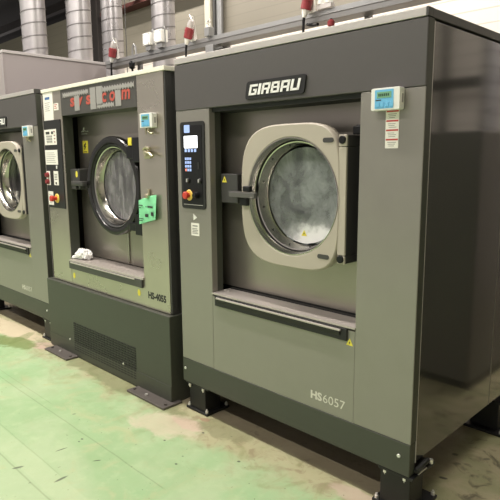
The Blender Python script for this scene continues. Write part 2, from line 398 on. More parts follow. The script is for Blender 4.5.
# GIRBAU badge letters: squared italic strokes on a unit cell
T = .26
GL = {'G': [(0, .78, 1, 1), (0, 0, T, 1), (0, 0, 1, .2), (1 - T, 0, 1, .54), (.52, .38, 1, .56)],
      'I': [(0, 0, 1, 1)],
      'R': [(0, .80, 1, 1), (0, 0, T, 1), (1 - T, .42, 1, 1), (0, .36, .9, .54), (.62, 0, .92, .42)],
      'B': [(0, .80, .94, 1), (0, 0, T, 1), (.70, .52, .94, 1), (0, .42, .98, .58), (1 - T, 0, 1, .5), (0, 0, 1, .19)],
      'A': [(0, .80, 1, 1), (0, 0, T, 1), (1 - T, 0, 1, 1), (0, .32, 1, .5)],
      'U': [(0, 0, T, 1), (1 - T, 0, 1, 1), (0, 0, 1, .2)]}
def badge_letters(x0, x1, z0, z1, y, shear=.22):
    bm = B(); word = 'GIRBAU'; ws = [1, .30, 1, 1, 1, 1]; gap = .16
    tot = sum(ws) + gap * 5; u = 0; W = x1 - x0; H = z1 - z0
    for ch, w in zip(word, ws):
        for (a, b_, c, d) in GL[ch]:
            P = []
            for (px, pz) in ((a, b_), (c, b_), (c, d), (a, d)):
                P.append((x0 + (u + px * w) / tot * W + shear * pz * H - shear * H * .5, z0 + pz * H))
            prism(bm, P, y - .002, y)
        u += w + gap
    return bm

# ------------------------------------------------------------------ the big grey-green washer (and its twin)
CX, CZ = .765, 1.2
def leg(name, parent, x0, x1, y0, y1, top=.1615, base=None, flange=None):
    bm = B(); box(bm, x0, x1, y0, y1, .012, top - .012, .004)
    l = obj(name, bm, M['iron'], parent)
    f = flange or (x0 - .015, x1 + .015, y0 - .0, y1 + .02)
    bm = B(); box(bm, f[0], f[1], f[2], f[3], top - .013, top - .001, .002); obj('top_flange', bm, M['iron'], l)
    b_ = base or (x0 - .02, x1 + .02, y0 - .012, y1 + .04)
    bm = B(); box(bm, b_[0], b_[1], b_[2], b_[3], 0, .014, .003); obj('foot_plate', bm, M['iron'], l)
    for bx, by in ((b_[0] + .014, b_[2] + .012), (b_[1] - .014, b_[2] + .012), (b_[0] + .014, b_[3] - .012), (b_[1] - .014, b_[3] - .012)):
        bm = B(); tube(bm, [(bx, by, .014), (bx, by, .026)], .0085, 6); tube(bm, [(bx, by, .026), (bx, by, .034)], .0045, 8); obj('bolt', bm, M['bolt'], l)
    return l
def side_bolt(parent, x, y, z, r=.0075):
    bm = B(); disc(bm, x, z, r, y - .005, y, 12); return obj('bolt', bm, M['bolt'], parent)

def build_washer():
    W = 1.367
    t = thing('washing_machine', '', 'washing machine', (W / 2, .7, 0), 'front loading washing machines in the row')
    # shell
    bm = B()
    box(bm, .004, .012, .045, 1.40, .212, 1.82); box(bm, .012, W - .012, 1.388, 1.40, .212, 1.82)
    box(bm, .012, W - .012, .05, 1.388, .20, .212)
    obj('cabinet', bm, M['side'], t)
    bm = B(); box(bm, W - .012, W - .001, .047, .742, .206, 1.816, .0015); obj('side_panel', bm, M['side'], t)
    bm = B(); box(bm, W - .012, W - .001, .748, 1.40, .206, 1.816, .0015); obj('side_panel', bm, M['side'], t)
    bm = B(); box(bm, W - .0035, W + .0008, .0418, .0462, .206, 1.816); obj('edge_strip', bm, M['lid'], t)
    bm = B(); box(bm, W - .014, W - .0005, .7425, .7475, .206, 1.816); obj('panel_seam', bm, M['panel'], t)
    # lid
    bm = B(); box(bm, 0, W - .008, -.004, .03, 1.8265, 1.855, .002); obj('lid_front_edge', bm, M['lid'], t)
    bm = B(); box(bm, .0, W, .03, 1.40, 1.8245, 1.855, .002); box(bm, W - .008, W, -.004, .03, 1.8265, 1.855); obj('lid', bm, M['darkgrey'], t)
    # header
    bm = B(); box(bm, 0, W, -.002, .042, 1.602, 1.823, .003); box(bm, .26, 1.104, .042, .15, 1.603, 1.615); hp = obj('header_panel', bm, M['header'], t)
    bm = B(); box(bm, .2565, 1.1075, .018, .146, 1.584, 1.6015); obj('header_gap_shade', bm, M['rubber'], hp)  # black box added to keep the gap under the header dark
    bm = B(); prism(bm, [(x + .16 * (z - 1.657), z) for x, z in rrect(.517, .851, 1.6195, 1.6945, .012)], -.010, -.002)
    bd = obj('badge_plate', bm, M['bezel'], t, 'black badge plate with white lettering')
    obj('badge_lettering', badge_letters(.540, .826, 1.6355, 1.680, -.010, .26), M['letter'], bd)
    # columns, lower panel, skirt
    bm = B(); box(bm, 0, .255, 0, .042, .2935, 1.6005, .0025); obj('control_column', bm, M['panel'], t)
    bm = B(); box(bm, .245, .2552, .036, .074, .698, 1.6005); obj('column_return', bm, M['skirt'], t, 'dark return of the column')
    bm = B(); box(bm, 1.109, W, 0, .042, .2935, 1.6005, .0025); obj('front_column', bm, M['panel'], t)
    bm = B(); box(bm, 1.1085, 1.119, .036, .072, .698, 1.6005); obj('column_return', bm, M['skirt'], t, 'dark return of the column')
    bm = B(); box(bm, W - .004, W + .0008, .004, .0415, .296, 1.822); obj('edge_shade_strip', bm, M['skirt'], t, 'dark strip shading the front panel edges')  # strip added so the panels' side edges read as shaded
    bm = B(); box(bm, .2557, 1.1083, .001, .03, .2935, .681, .001); obj('lower_panel', bm, M['panel'], t)
    bm = B(); box(bm, 0, W, -.0015, .042, .1615, .2925, .003); obj('skirt', bm, M['skirt'], t)
    bm = B(); box(bm, .02, W - .02, .046, .09, .128, .2); obj('base_rail', bm, M['iron'], t)
    for x in (.023, 1.322): side_bolt(t, x, -.0015, .236)
    for x in (.045, .155, 1.26, 1.345):
        bm = B(); tube(bm, [(x, .008, .150), (x, .008, .138)], .008, 8); tube(bm, [(x, .008, .138), (x, .008, .130)], .0045, 8); obj('bolt', bm, M['bolt'], t)
    # opening
    bm = B()
    loft(bm, [rectloop(.17, 1.19, .7065, 1.604, .147, CX, CZ), circ(CX, CZ, .147, .236)], smooth=False)
    obj('bulkhead', bm, M['bulk'], t)
    bm = B(); box(bm, .014, .244, .15, .158, .69, 1.60); obj('inner_frame', bm, M['rubber'], t)
    bm = B(); box(bm, 1.12, 1.35, .15, .158, .69, 1.60); obj('inner_frame', bm, M['rubber'], t)
    bm = B(); box(bm, .245, 1.119, .150, .158, .690, .7075); obj('inner_frame', bm, M['rubber'], t)
    bm = B(); lathe_y(bm, CX, CZ, [(.147, .236), (.16, .30), (.30, .33), (.60, .34)], 72); lathe_y(bm, CX, CZ, [(.60, .34), (.62, .2), (.63, .02)], 72, False, True)
    obj('drum', bm, M['drum'], t)
    # sill and hand rail
    bm = B(); prismx(bm, [(-.005, .6975), (-.005, .6905), (.004, .689), (.01, .689), (.145, .690), (.145, .6985)], .254, 1.110); s = obj('sill', bm, M['sillsteel'], t)
    bm = B(); box(bm, .262, 1.104, .118, .132, .6985, .7035); obj('sill_seal', bm, M['rubber'], s)
    for x in (.275, .300):
        bm = B(); tube(bm, [(x, .07, .6985), (x, .07, .704)], .007, 8); obj('screw', bm, M['bolt'], s)
    bm = B(); box(bm, .281, 1.075, -.010, .0015, .636, .688, .003); prismx(bm, [(-.009, .650), (-.018, .668), (-.018, .674), (-.009, .674)], .300, 1.045); tr = obj('hand_rail', bm, M['rubber'], t)
    bm = B(); box(bm, .300, 1.050, -.021, -.011, .6745, .683, .002); obj('rail_strip', bm, M['sillsteel'], tr, 'bright metal strip along the black hand rail')
    # door
    bm = B()
    so = lambda y, k: sup(CX, CZ, y, .295 * k, .256 * k, .306 * k, 3.5, 4.2)
    loft(bm, [circ(CX, CZ, .045, .25), so(.045, 1), so(.008, 1), so(.003, .993), so(0, .98), circ(CX, CZ, 0, .254), circ(CX, CZ, .003, .250), circ(CX, CZ, .045, .25)])
    d = obj('door', bm, M['plate'], t, 'beige rounded square door')
    bm = B(); lathe_y(bm, CX, CZ, [(.046, .272), (.145, .272)]); lathe_y(bm, CX, CZ, [(.046, .272), (.046, .25)]); obj('door_collar', bm, M['rubber'], d)
    bm = B(); lathe_y(bm, CX, CZ, [(.001, .2495), (.0005, .246), (.030, .2405), (.034, .238)]); obj('window_rim', bm, M['steel'], d)
    bm = B(); lathe_y(bm, CX, CZ, [(.034, .2395), (.055, .238), (.062, .2365), (.10, .236)]); obj('window_gasket', bm, M['rubber'], d)
    bm = B(); lathe_y(bm, CX, CZ, [(.050, .2365), (.044, .234), (.046, .229), (.092, .2215), (.099, .217), (.104, .217)]); r = obj('window_ring', bm, M['steel'], d)
    for k in range(12):
        a = PI / 12 + k * PI / 6; rr = .2245
        bm = B(); tube(bm, [(CX + rr * math.cos(a), .068, CZ + rr * math.sin(a)), (CX + (rr - .004) * math.cos(a), .068, CZ + (rr - .004) * math.sin(a))], .004, 8); obj('ring_screw', bm, M['rubber'], d)
    bm = B(); V = loft(bm, [circ(CX, CZ, y, q) for y, q in ((.106, .2175), (.1005, .2175), (.0995, .21))], True, False, 1); bm.faces.new(V[-1]).material_index = 0
    obj('door_glass', bm, [M['glass'], M['clear']], d)
    tri_sticker('warning_sticker', .765, 1.035, .015, .099, d)
    for z in (1.4325, .9645):
        bm = B(); prism(bm, rrect(.917 if z < 1 else .937, .976 if z < 1 else .990, z - .0095, z + .0095, .0092), -.0018, .0); obj('slot', bm, M['darkgrey'], d)
    h = None
    bm = B(); box(bm, 1.013, 1.049, .002, .012, .980, 1.404, .002); box(bm, 1.013, 1.049, .002, .012, 1.407, 1.452, .003); box(bm, 1.013, 1.049, .002, .012, .944, .977, .003)
    obj('hinge_cover', bm, M['plate'], d)
    bm = B(); box(bm, 1.0135, 1.0495, .012, .125, .946, .977, .002); box(bm, 1.0135, 1.0495, .012, .125, .980, 1.404, .002); box(bm, 1.0135, 1.0495, .012, .125, 1.407, 1.450, .002); box(bm, 1.02, 1.045, .014, .12, .95, 1.445)
    box(bm, 1.02, 1.105, .095, .146, .950, 1.40)
    obj('hinge', bm, M['darkgrey'], d)
    bm = B(); box(bm, 1.035, 1.075, .06, .135, 1.4525, 1.485, .004); box(bm, 1.03, 1.10, .09, .146, 1.47, 1.492, .004); obj('hinge_bracket', bm, M['black'], d)
    for z in (1.432, .964):
        bm = B(); disc(bm, 1.0305, z, .0155, -.006, .003, 24); k = obj('hinge_knob', bm, M['black'], d)
    # latch
    bm = B(); box(bm, .276, .392, .052, .147, 1.150, 1.290, .003); l = obj('latch', bm, M['darkgrey'], t)
    tri_sticker('warning_sticker', .302, 1.262, .017, .052, l)
    bm = B(); prismx(bm, [(-.040, 1.190), (-.040, 1.209), (-.022, 1.213), (-.022, 1.186)], .430, .592); obj('latch_arm', bm, M['latcharm'], l, 'grey lever across the door edge')
    bm = B(); box(bm, .378, .45, .0, .05, 1.188, 1.211, .003); box(bm, .428, .45, -.022, .0, 1.190, 1.208, .002); obj('latch_bracket', bm, M['darkgrey'], l)
    for a, b_, c, dd in ((.50, .545, 1.214, 1.240), (.478, .528, 1.150, 1.185)):
        bm = B(); box(bm, a, b_, -.022, -.001, c, dd, .005); obj('latch_catch', bm, M['black'], l)
    # control panel
    bm = B(); prism(bm, rrect(.036, .222, 1.113, 1.544, .016), -.005, 0); cp = obj('control_panel', bm, M['bezel'], t)
    bm = B(); prism(bm, rrect(.052, .204, 1.128, 1.526, .006), -.0065, -.005); obj('panel_face', bm, M['black'], cp)
    Y0 = -.0065
    bm = B(); prism(bm, rrect(.071, .114, 1.491, 1.529, .003), Y0 - .001, Y0); o = obj('logo_tile', bm, M['keyblue'], cp)
    bm = B(); prism(bm, rrect(.069, .171, 1.416, 1.475, .002), Y0 - .001, Y0); obj('screen', bm, M['screen'], cp, 'lit white screen')
    for k in range(4):
        bm = B(); x = .073 + k * .0245; box(bm, x, x + .016, Y0 - .002, Y0, 1.396, 1.411, .001); obj('soft_key', bm, M['keyblue'], cp)
    for r_ in range(4):
        for c in range(3):
            bm = B(); x = .073 + c * .0175; z = 1.3565 - r_ * .0185; box(bm, x, x + .0135, Y0 - .002, Y0, z, z + .0125, .001)
            obj('key', bm, M['keyred'] if (r_ == 3 and c == 0) else M['keyblue'], cp, 'lit red key' if (r_ == 3 and c == 0) else None)
    bm = B(); box(bm, .169, .186, Y0 - .002, Y0, 1.312, 1.345, .002); obj('card_slot', bm, M['bezel'], cp)
    for x in (.094, .186):
        bm = B(); disc(bm, x, 1.254, .013, Y0 - .008, Y0, 20); k = obj('key_switch', bm, M['bezel'], cp)
        bm = B(); box(bm, x - .0035, x + .0035, Y0 - .012, Y0 - .008, 1.247, 1.263); obj('key_slot', bm, M['bolt'], k)
    bm = B(); disc(bm, .098, 1.181, .028, Y0 - .004, Y0, 28); e = obj('emergency_stop_collar', bm, M['yellow'], cp, 'yellow collar of the emergency stop')
    bm = B(); lathe_y(bm, .098, 1.181, [(Y0 - .004, .012), (Y0 - .016, .012), (Y0 - .018, .019), (Y0 - .029, .019), (Y0 - .032, .015)], 24, False, True); obj('emergency_stop_button', bm, M['red'], e, 'red mushroom button')
    bm = B(); lathe_y(bm, .162, 1.183, [(Y0, .017), (Y0 - .012, .016), (Y0 - .024, .012)], 20, False, True); obj('selector_knob', bm, M['black'], cp)
    bm = B(); box(bm, .054, .204, Y0 - .0008, Y0, 1.1315, 1.135); obj('panel_line', bm, M['greyink'], cp)
    # marks on the columns
    bm = B(); prism(bm, [(.120, 1.053), (.120, 1.087), (.148, 1.069)], -.001, 0); obj('arrow_sticker', bm, M['white'], t, 'white arrow sticker')
    bm = B(); prism(bm, [(.101, .975), (.164, .975), (.164, 1.040), (.101, 1.040)], -.001, 0); s = obj('rating_label', bm, M['paper'], t, 'white rating label')
    bm = B()
    box(bm, .112, .152, -.0016, -.001, 1.022, 1.029)
    for k in range(4): box(bm, .110, .155 - .006 * (k % 2), -.0016, -.001, .985 + k * .008, .9895 + k * .008)
    obj('label_print', bm, M['greyink'], s)
    tri_sticker('warning_sticker', 1.084, .632, .0165, .0015, t)
    hs = text_bm('HS', .889, .335, .060, .037, .001, .0004, off=.035); join(hs, text_bm('6057', .955, .335, .113, .037, .001, .0004, off=-.004))
    obj('model_lettering', hs, M['hsletter'], t, 'pale model number lettering')
    leg('leg', t, .030, .160, .016, .125, base=(.010, .185, .005, .170), flange=(.012, .20, .006, .16))
    l = leg('leg', t, 1.240, 1.370, .004, .11, base=(1.213, 1.395, -.008, .19), flange=(1.232, 1.383, .000, .178))
    bm = B(); tube(bm, [(1.372 + .012 * math.sin(a * .9), .085 + .045 * math.cos(a) , .178 + .018 * math.sin(a)) for a in [k * .35 - .6 for k in range(14)]], .011, 8); obj('cable_loop', bm, M['rubber'], l)
    bm = B(); tube(bm, [(1.378, .155, .1605), (1.378, .155, .178)], .008, 8); obj('clamp_screw', bm, M['bolt'], l)
    bm = B(); box(bm, 1.374, 1.3835, .045, .11, .1605, .166); obj('cable_clamp', bm, M['bolt'], l)
    leg('leg', t, .030, .160, .90, 1.06); leg('leg', t, 1.220, 1.360, .90, 1.06, base=(1.19, 1.40, .86, 1.11))
    return t
WSH = build_washer()
WSH['label'] = 'big grey-green washing machine full of white foam behind its beige door, nearest machine'
TWIN_DX = -2.965
twin = dup(WSH)
twin.location.x += TWIN_DX
twin['label'] = 'washing machine with an empty dark drum, cut off by the photo edge'
# the paper strip is only on the near machine
bm = B(); box(bm, 1.218, 1.271, -.0012, 0, 1.396, 1.530); ls = obj('instruction_strip', bm, M['paper'], WSH, 'narrow white paper strip with four red bars')
for z in (1.5225, 1.489, 1.4565, 1.4235):
    bm = B(); box(bm, 1.2205, 1.269, -.0017, -.0012, z, z + .006); obj('red_bar', bm, M['redink'], ls)
bm = B()
for k, z in enumerate((1.5225, 1.489, 1.4565, 1.4235)):
    for j in range(3): box(bm, 1.227 + .002 * j, 1.262 - .004 * ((j + k) % 3), -.0016, -.0012, z - .008 - .0062 * j, z - .0058 - .0062 * j)
obj('strip_print', bm, M['greyink'], ls)
# steel of the twin's door glass is clear
for ch in twin.children_recursive:
    if ch.name.startswith('door_glass'):
        ch.data = ch.data.copy(); ch.data.materials[0] = M['cleanglass']; ch.data.materials[1] = M['clear']
# yellow spot on the twin's column edge
bm = B(); prism(bm, rrect(1.040, 1.058, 1.455, 1.490, .007), .0585, .060); bmesh.ops.translate(bm, verts=bm.verts, vec=-WSH.location)
me = bpy.data.meshes.new('spot_sticker'); bm.to_mesh(me); bm.free(); me.materials.append(M['sticker'])
o = bpy.data.objects.new('spot_sticker', me); COL.objects.link(o); o.parent = twin; o['label'] = 'yellow spot sticker at the top of the door hinge'

# foam standing in the near drum
bm = B()
for cx, cy, cz, r in ((.70, .16, .985, .075), (.765, .15, .985, .085), (.83, .155, 1.0, .075), (.88, .17, 1.02, .055), (.65, .18, .985, .05), (.79, .22, 1.02, .08), (.72, .25, .99, .09), (.85, .26, 1.02, .09), (.77, .30, .98, .12), (.60, .26, .97, .08), (.93, .26, .99, .08)):
    r_ = bmesh.ops.create_icosphere(bm, subdivisions=3, radius=r)
    for v in r_['verts']:
        n = v.co.normalized(); k = noise.noise(Vector((cx * 9, cy * 9, cz * 9)) + n * 2.2) * .22
        v.co = Vector((cx, cy, cz)) + v.co * (1 + k)
        v.co.y = max(v.co.y, .1085)
for f in bm.faces: f.smooth = True
fo = obj('foam', bm, M['foam']); tag(fo, 'white foam heaped behind the door glass of the near washing machine', 'foam', kind='stuff')

# ------------------------------------------------------------------ the stainless washer in the middle
def build_mid():
    x0, x1 = -1.49, -.088
    t = thing('washing_machine', 'old stainless washing machine with red and grey lettering, between the two grey-green ones', 'washing machine', (-.79, .7, 0), 'front loading washing machines in the row')
    S = M['ssteel']; cx, cz = -.70, 1.199
    bm = B(); box(bm, x0, x0 + .01, .045, 1.30, .50, 1.813); box(bm, x0 + .01, x1 - .01, 1.29, 1.30, .50, 1.813); obj('cabinet', bm, S, t)
    bm = B(); box(bm, x1 - .012, x1, .004, .045, .512, 1.8125, .001); box(bm, x1 - .016, x1 - .006, .045, 1.30, .50, 1.8125); obj('side_panel', bm, M['darkgrey'], t)
    bm = B(); box(bm, x0 - .004, x1 + .006, -.006, 1.31, 1.8135, 1.8365, .002); obj('lid', bm, M['cream'], t, 'cream lid')
    # header
    bm = B(); box(bm, -1.223, -.344, -.001, .04, 1.647, 1.813, .001); box(bm, -1.22, -.348, .04, .146, 1.648, 1.66); hd = obj('header_panel', bm, M['tiltback'], t)
    def bars(name, L_, m, saw=True):
        bm = B()
        for (a, b_, c, d, sw) in L_:
            if not sw: box(bm, a, c, -.004, -.001, b_, d)
            else:
                n = max(3, int((c - a) / .027)); P = [(a, b_)]
                for i in range(n):
                    u0 = a + (c - a) * (i + .5) / n; u1 = a + (c - a) * (i + 1) / n
                    P += [(u0, b_ + .013), (u1, b_)]
                for i in range(n):
                    u0 = c - (c - a) * (i + .5) / n; u1 = c - (c - a) * (i + 1) / n
                    P += [(u0 + (c - a) * .5 / n, d), (u0, d - .013)]
                P.append((a, d))
                Q = [P[0]]
                for p in P[1:]:
                    if (p[0] - Q[-1][0]) ** 2 + (p[1] - Q[-1][1]) ** 2 > 1e-9: Q.append(p)
                prism(bm, Q, -.004, -.001)
        return obj(name, bm, m, hd)
    bars('sign_lettering', [(-1.186, 1.756, -.857, 1.790, True), (-1.035, 1.668, -.972, 1.760, False),
                          (-.838, 1.664, -.773, 1.792, False), (-.765, 1.684, -.697, 1.792, False), (-.765, 1.660, -.571, 1.694, True),
                          (-.693, 1.750, -.362, 1.786, True), (-.556, 1.664, -.497, 1.754, False)], M['tiltgrey'])
    for s, x, w in (('s', -1.094, .054), ('y', -1.000, .064), ('s', -.892, .056), ('c', -.708, .050), ('o', -.622, .060), ('m', -.492, .084)):
        zz = 1.690 if s != 'y' else 1.678
        q = text_bm(s, x, zz + .006, w, .055 if s != 'y' else .064, -.001, .002, off=.025, shear=.12)
        obj('red_letter', q, M['tiltred'], hd, 'red letter showing between the grey ones')
    # columns
    bm = B(); box(bm, x0, -1.221, 0, .04, .512, 1.8125, .001); obj('control_column', bm, S, t)
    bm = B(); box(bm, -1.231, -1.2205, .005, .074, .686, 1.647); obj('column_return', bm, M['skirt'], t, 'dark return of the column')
    bm = B(); box(bm, -.343, x1 - .0125, 0, .04, .512, 1.8125, .001); obj('front_column', bm, S, t)
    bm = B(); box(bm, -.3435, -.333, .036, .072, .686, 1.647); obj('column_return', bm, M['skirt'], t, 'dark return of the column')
    bm = B(); box(bm, -1.2205, -.3435, .0015, .03, .512, .678, .001); obj('lower_panel', bm, S, t)
    # opening
    bm = B(); loft(bm, [rectloop(-1.29, -.27, .694, 1.648, .147, cx, cz), circ(cx, cz, .147, .24)], smooth=False); obj('bulkhead', bm, M['bulk'], t)
    bm = B(); box(bm, x0 + .02, -1.25, .15, .158, .69, 1.65); obj('inner_frame', bm, M['rubber'], t)
    bm = B(); box(bm, -.32, x1 - .02, .15, .158, .69, 1.65); obj('inner_frame', bm, M['rubber'], t)
    bm = B(); lathe_y(bm, cx, cz, [(.147, .24), (.16, .30), (.62, .34)], 64); lathe_y(bm, cx, cz, [(.62, .34), (.63, .02)], 64, False, True); obj('drum', bm, M['drum'], t)
    bm = B(); tube(bm, [(cx - .01, .143, .905), (cx - .01, .143, .700)], .006, 8); obj('drain_tube', bm, M['steel'], t)
    # sill, ribbed
    bm = B(); prismx(bm, [(-.010, .684), (-.010, .672), (.147, .672), (.147, .688)], -1.222, -.342)
    for k in range(6): box(bm, -1.215, -.35, .0 + k * .022, .010 + k * .022, .6845, .690)
    obj('sill', bm, M['sillsteel'], t)
    bm = B(); box(bm, -1.226, -.352, -.014, .001, .622, .6715, .003); tr = obj('hand_rail', bm, M['darkgrey'], t)
    bm = B(); box(bm, -1.20, -.42, -.019, -.0145, .6625, .671, .001); obj('rail_strip', bm, M['sillsteel'], tr)
    # round door
    bm = B(); lathe_y(bm, cx, cz, [(.145, .285), (.075, .288), (.070, .302), (.040, .302), (.032, .296), (.030, .285), (.034, .262), (.040, .258), (.055, .256), (.145, .25)]); d = obj('door', bm, M['ring'], t, 'round door with a dark grey ring')
    bm = B(); lathe_y(bm, cx, cz, [(.042, .2575), (.038, .252), (.046, .244), (.070, .240)]); obj('window_gasket', bm, M['rubber'], d)
    bm = B(); lathe_y(bm, cx, cz, [(.060, .2425), (.052, .239), (.055, .233), (.100, .224), (.108, .218), (.114, .218)]); obj('window_ring', bm, M['steel'], d)
    for k in range(12):
        a = PI / 12 + k * PI / 6; rr = .229
        bm = B(); tube(bm, [(cx + rr * math.cos(a), .076, cz + rr * math.sin(a)), (cx + (rr - .004) * math.cos(a), .076, cz + (rr - .004) * math.sin(a))], .004, 8); obj('ring_screw', bm, M['rubber'], d)
    bm = B(); V = loft(bm, [circ(cx, cz, y, q) for y, q in ((.116, .2185), (.111, .2185), (.110, .21))], True, False, 1); bm.faces.new(V[-1]).material_index = 0
    obj('door_glass', bm, [M['dryglass'], M['clear']], d)
    for z0, z1 in ((1.345, 1.485), (.925, 1.045)):
        bm = B(); box(bm, -.432, -.362, .012, .146, z0, z1, .004); box(bm, -.50, -.43, .016, .03, z0 + .02, z1 - .05, .004); h = obj('hinge', bm, M['black'], d)
        if z0 > 1.2:
            bm = B(); prism(bm, [(-.452 + .016 * math.cos(k * PI / 10), 1.462 + .019 * math.sin(k * PI / 10)) for k in range(20)], .0105, .012); box(bm, -.47, -.434, .0125, .016, 1.44, 1.484); obj('yellow_spot', bm, M['sticker'], h, 'yellow spot on the hinge')
    # latch
    bm = B(); box(bm, -1.21, -1.09, .03, .147, 1.165, 1.30, .003); l = obj('latch', bm, M['darkgrey'], t)
    bm = B(); prism(bm, [(-1.125 + .013 * math.cos(k * PI / 10), 1.266 + .021 * math.sin(k * PI / 10)) for k in range(20)], .0288, .03); obj('yellow_spot', bm, M['sticker'], l, 'yellow spot on the latch')
    bm = B(); box(bm, -1.135, -.985, -.01, .028, 1.193, 1.222, .003); tube(bm, [(-1.10, .0, 1.18), (-1.10, .05, 1.18)], .013, 12); tube(bm, [(-1.03, -.005, 1.185), (-1.03, .03, 1.185)], .011, 12); obj('latch_arm', bm, M['darkgrey'], l)
    # stickers in the opening
    bm = B(); prism(bm, [(-1.235, 1.405), (-1.165, 1.405), (-1.165, 1.487), (-1.235, 1.487)], .1455, .147); s = obj('warning_sticker', bm, M['sticker'], t, 'yellow rectangular warning sticker')
    bm = B(); prism(bm, [(-1.212, 1.462), (-1.190, 1.476), (-1.186, 1.47), (-1.205, 1.45), (-1.188, 1.452), (-1.206, 1.43), (-1.216, 1.425), (-1.208, 1.447), (-1.222, 1.446)], .1448, .1455); box(bm, -1.222, -1.178, .1448, .1455, 1.411, 1.416); obj('warning_symbol', bm, M['ink'], s)
    bm = B(); tube(bm, [(-1.235, .143, 1.548), (-1.20, .143, 1.556), (-1.17, .143, 1.548), (-1.15, .143, 1.55)], .004, 6); tube(bm, [(-1.235, .143, 1.533), (-1.165, .143, 1.533)], .003, 6); tube(bm, [(-1.21, .143, 1.548), (-1.20, .143, 1.575)], .003, 6); obj('scribbled_mark', bm, M['bolt'], t)
    for x, z in ((-1.187, .574), (-.403, .585)):
        bm = B(); prism(bm, [(x + .015 * math.cos(k * PI / 10), z + .020 * math.sin(k * PI / 10)) for k in range(20)], .0, .0015); obj('yellow_spot', bm, M['sticker'], t)
    # control panel
    bm = B(); box(bm, x0 + .004, -1.243, -.006, 0, 1.030, 1.628, .002); cp = obj('control_panel', bm, M['bezel'], t)
    Y0 = -.006
    def card(name, a, b_, c, d, m=None, parent=cp):
        bm = B(); box(bm, a, c, Y0 - .002, Y0, b_, d, .0006); return obj(name, bm, m or M['paper'], parent)
    c1 = card('control_display', -1.479, 1.462, -1.303, 1.566)
    bm = B(); box(bm, -1.455, -1.40, Y0 - .003, Y0 - .002, 1.535, 1.552); box(bm, -1.375, -1.345, Y0 - .003, Y0 - .002, 1.535, 1.552); obj('display_window', bm, M['ink'], c1)
    bm = B(); [box(bm, -1.448 + .022 * i, -1.432 + .022 * i, Y0 - .0035, Y0 - .002, 1.478 + .018 * j, 1.490 + .018 * j) for i in range(4) for j in range(3)]; obj('display_keys', bm, M['greyink'], c1)
    bm = B(); [box(bm, -1.338 + .0, -1.318, Y0 - .003, Y0 - .002, 1.478 + .022 * j, 1.484 + .022 * j) for j in range(3)]; disc(bm, -1.328, 1.55, .006, Y0 - .005, Y0 - .002, 10); obj('display_lamps', bm, M['dred'], c1)
    c2 = card('instruction_card', -1.485, 1.328, -1.304, 1.428)
    bm = B(); [box(bm, -1.470, -1.33 - .01 * (j % 3), Y0 - .0025, Y0 - .002, 1.342 + .013 * j, 1.345 + .013 * j) for j in range(6)]; obj('card_print', bm, M['greyink'], c2)
    c3 = card('switch_plate', -1.497 + .01, 1.186, -1.432, 1.284)
    for z in (1.257, 1.211):
        bm = B(); lathe_y(bm, -1.462, z, [(Y0 - .002, .019), (Y0 - .010, .019), (Y0 - .012, .014), (Y0 - .022, .014)], 20, False, True); obj('push_button', bm, M['dred'], c3)
    c4 = card('label_plate', -1.378, 1.188, -1.312, 1.285)
    bm = B(); [box(bm, -1.366, -1.326, Y0 - .0025, Y0 - .002, 1.225 + .012 * j, 1.229 + .012 * j) for j in range(4)]; disc(bm, -1.345, 1.203, .008, Y0 - .006, Y0 - .002, 12); obj('label_print', bm, M['ink'], c4)
    bm = B(); box(bm, -1.334, -1.318, Y0 - .004, Y0, 1.300, 1.322, .002); obj('small_switch', bm, M['white'], cp)
    c5 = card('stop_label', -1.480, 1.048, -1.405, 1.143)
    bm = B(); [box(bm, -1.468, -1.42, Y0 - .0025, Y0 - .002, 1.06 + .014 * j, 1.064 + .014 * j) for j in range(5)]; obj('label_print', bm, M['greyink'], c5)
    bm = B(); disc(bm, -1.352, 1.098, .032, Y0 - .006, Y0, 28); e = obj('emergency_stop_collar', bm, M['yellow'], cp, 'yellow collar of the emergency stop')
    bm = B(); lathe_y(bm, -1.352, 1.098, [(Y0 - .006, .013), (Y0 - .03, .013), (Y0 - .032, .021), (Y0 - .046, .021), (Y0 - .05, .016)], 24, False, True); obj('emergency_stop_button', bm, M['red'], e, 'red mushroom button')
    # fittings on the right column
    bm = B(); tube(bm, [(-.245, 0, 1.395), (-.245, -.03, 1.395)], .016, 12); tube(bm, [(-.262, -.02, 1.40), (-.20, -.03, 1.39), (-.175, -.03, 1.375)], .009, 10); box(bm, -.29, -.235, -.006, 0, 1.365, 1.43, .003); tube(bm, [(-.28, -.015, 1.415), (-.235, -.03, 1.425), (-.20, -.03, 1.42)], .008, 8)
    obj('lock_handle', bm, M['brass'], t, 'small tarnished metal catch')
    obj('model_lettering', text_bm('HS-4055', -.308, .568, .172, .043, -.0002, .0004, off=.05), M['ink'], t, 'black model number lettering')
    # plinth with grille
    px0, px1, py = -1.552, -.074, -.030
    bm = B(); box(bm, px0, px1, py, .9, .0, .508, .004); pl = obj('plinth', bm, M['skirt'], t, 'dark olive plinth')
    bm = B(); box(bm, px0 + .001, px1 - .001, py - .003, py, .008, .104, .002); obj('kick_plate', bm, M['skirt'], pl)
    bm = B()
    nx, nz = 22, 13
    for j in range(nz):
        for i in range(nx):
            a = -1.183 + i * (.768 / nx); z = .047 + j * (.205 / nz)
            box(bm, a + .002, a + .768 / nx - .006, py - .0038, py + .0, z + .003, z + .205 / nz - .0055)
    obj('vent_grille', bm, M['rubber'], pl)
    for x in (-1.245, -.56):
        bm = B(); disc(bm, x, .112, .007, py - .005, py, 10); obj('screw', bm, M['bolt'], pl)
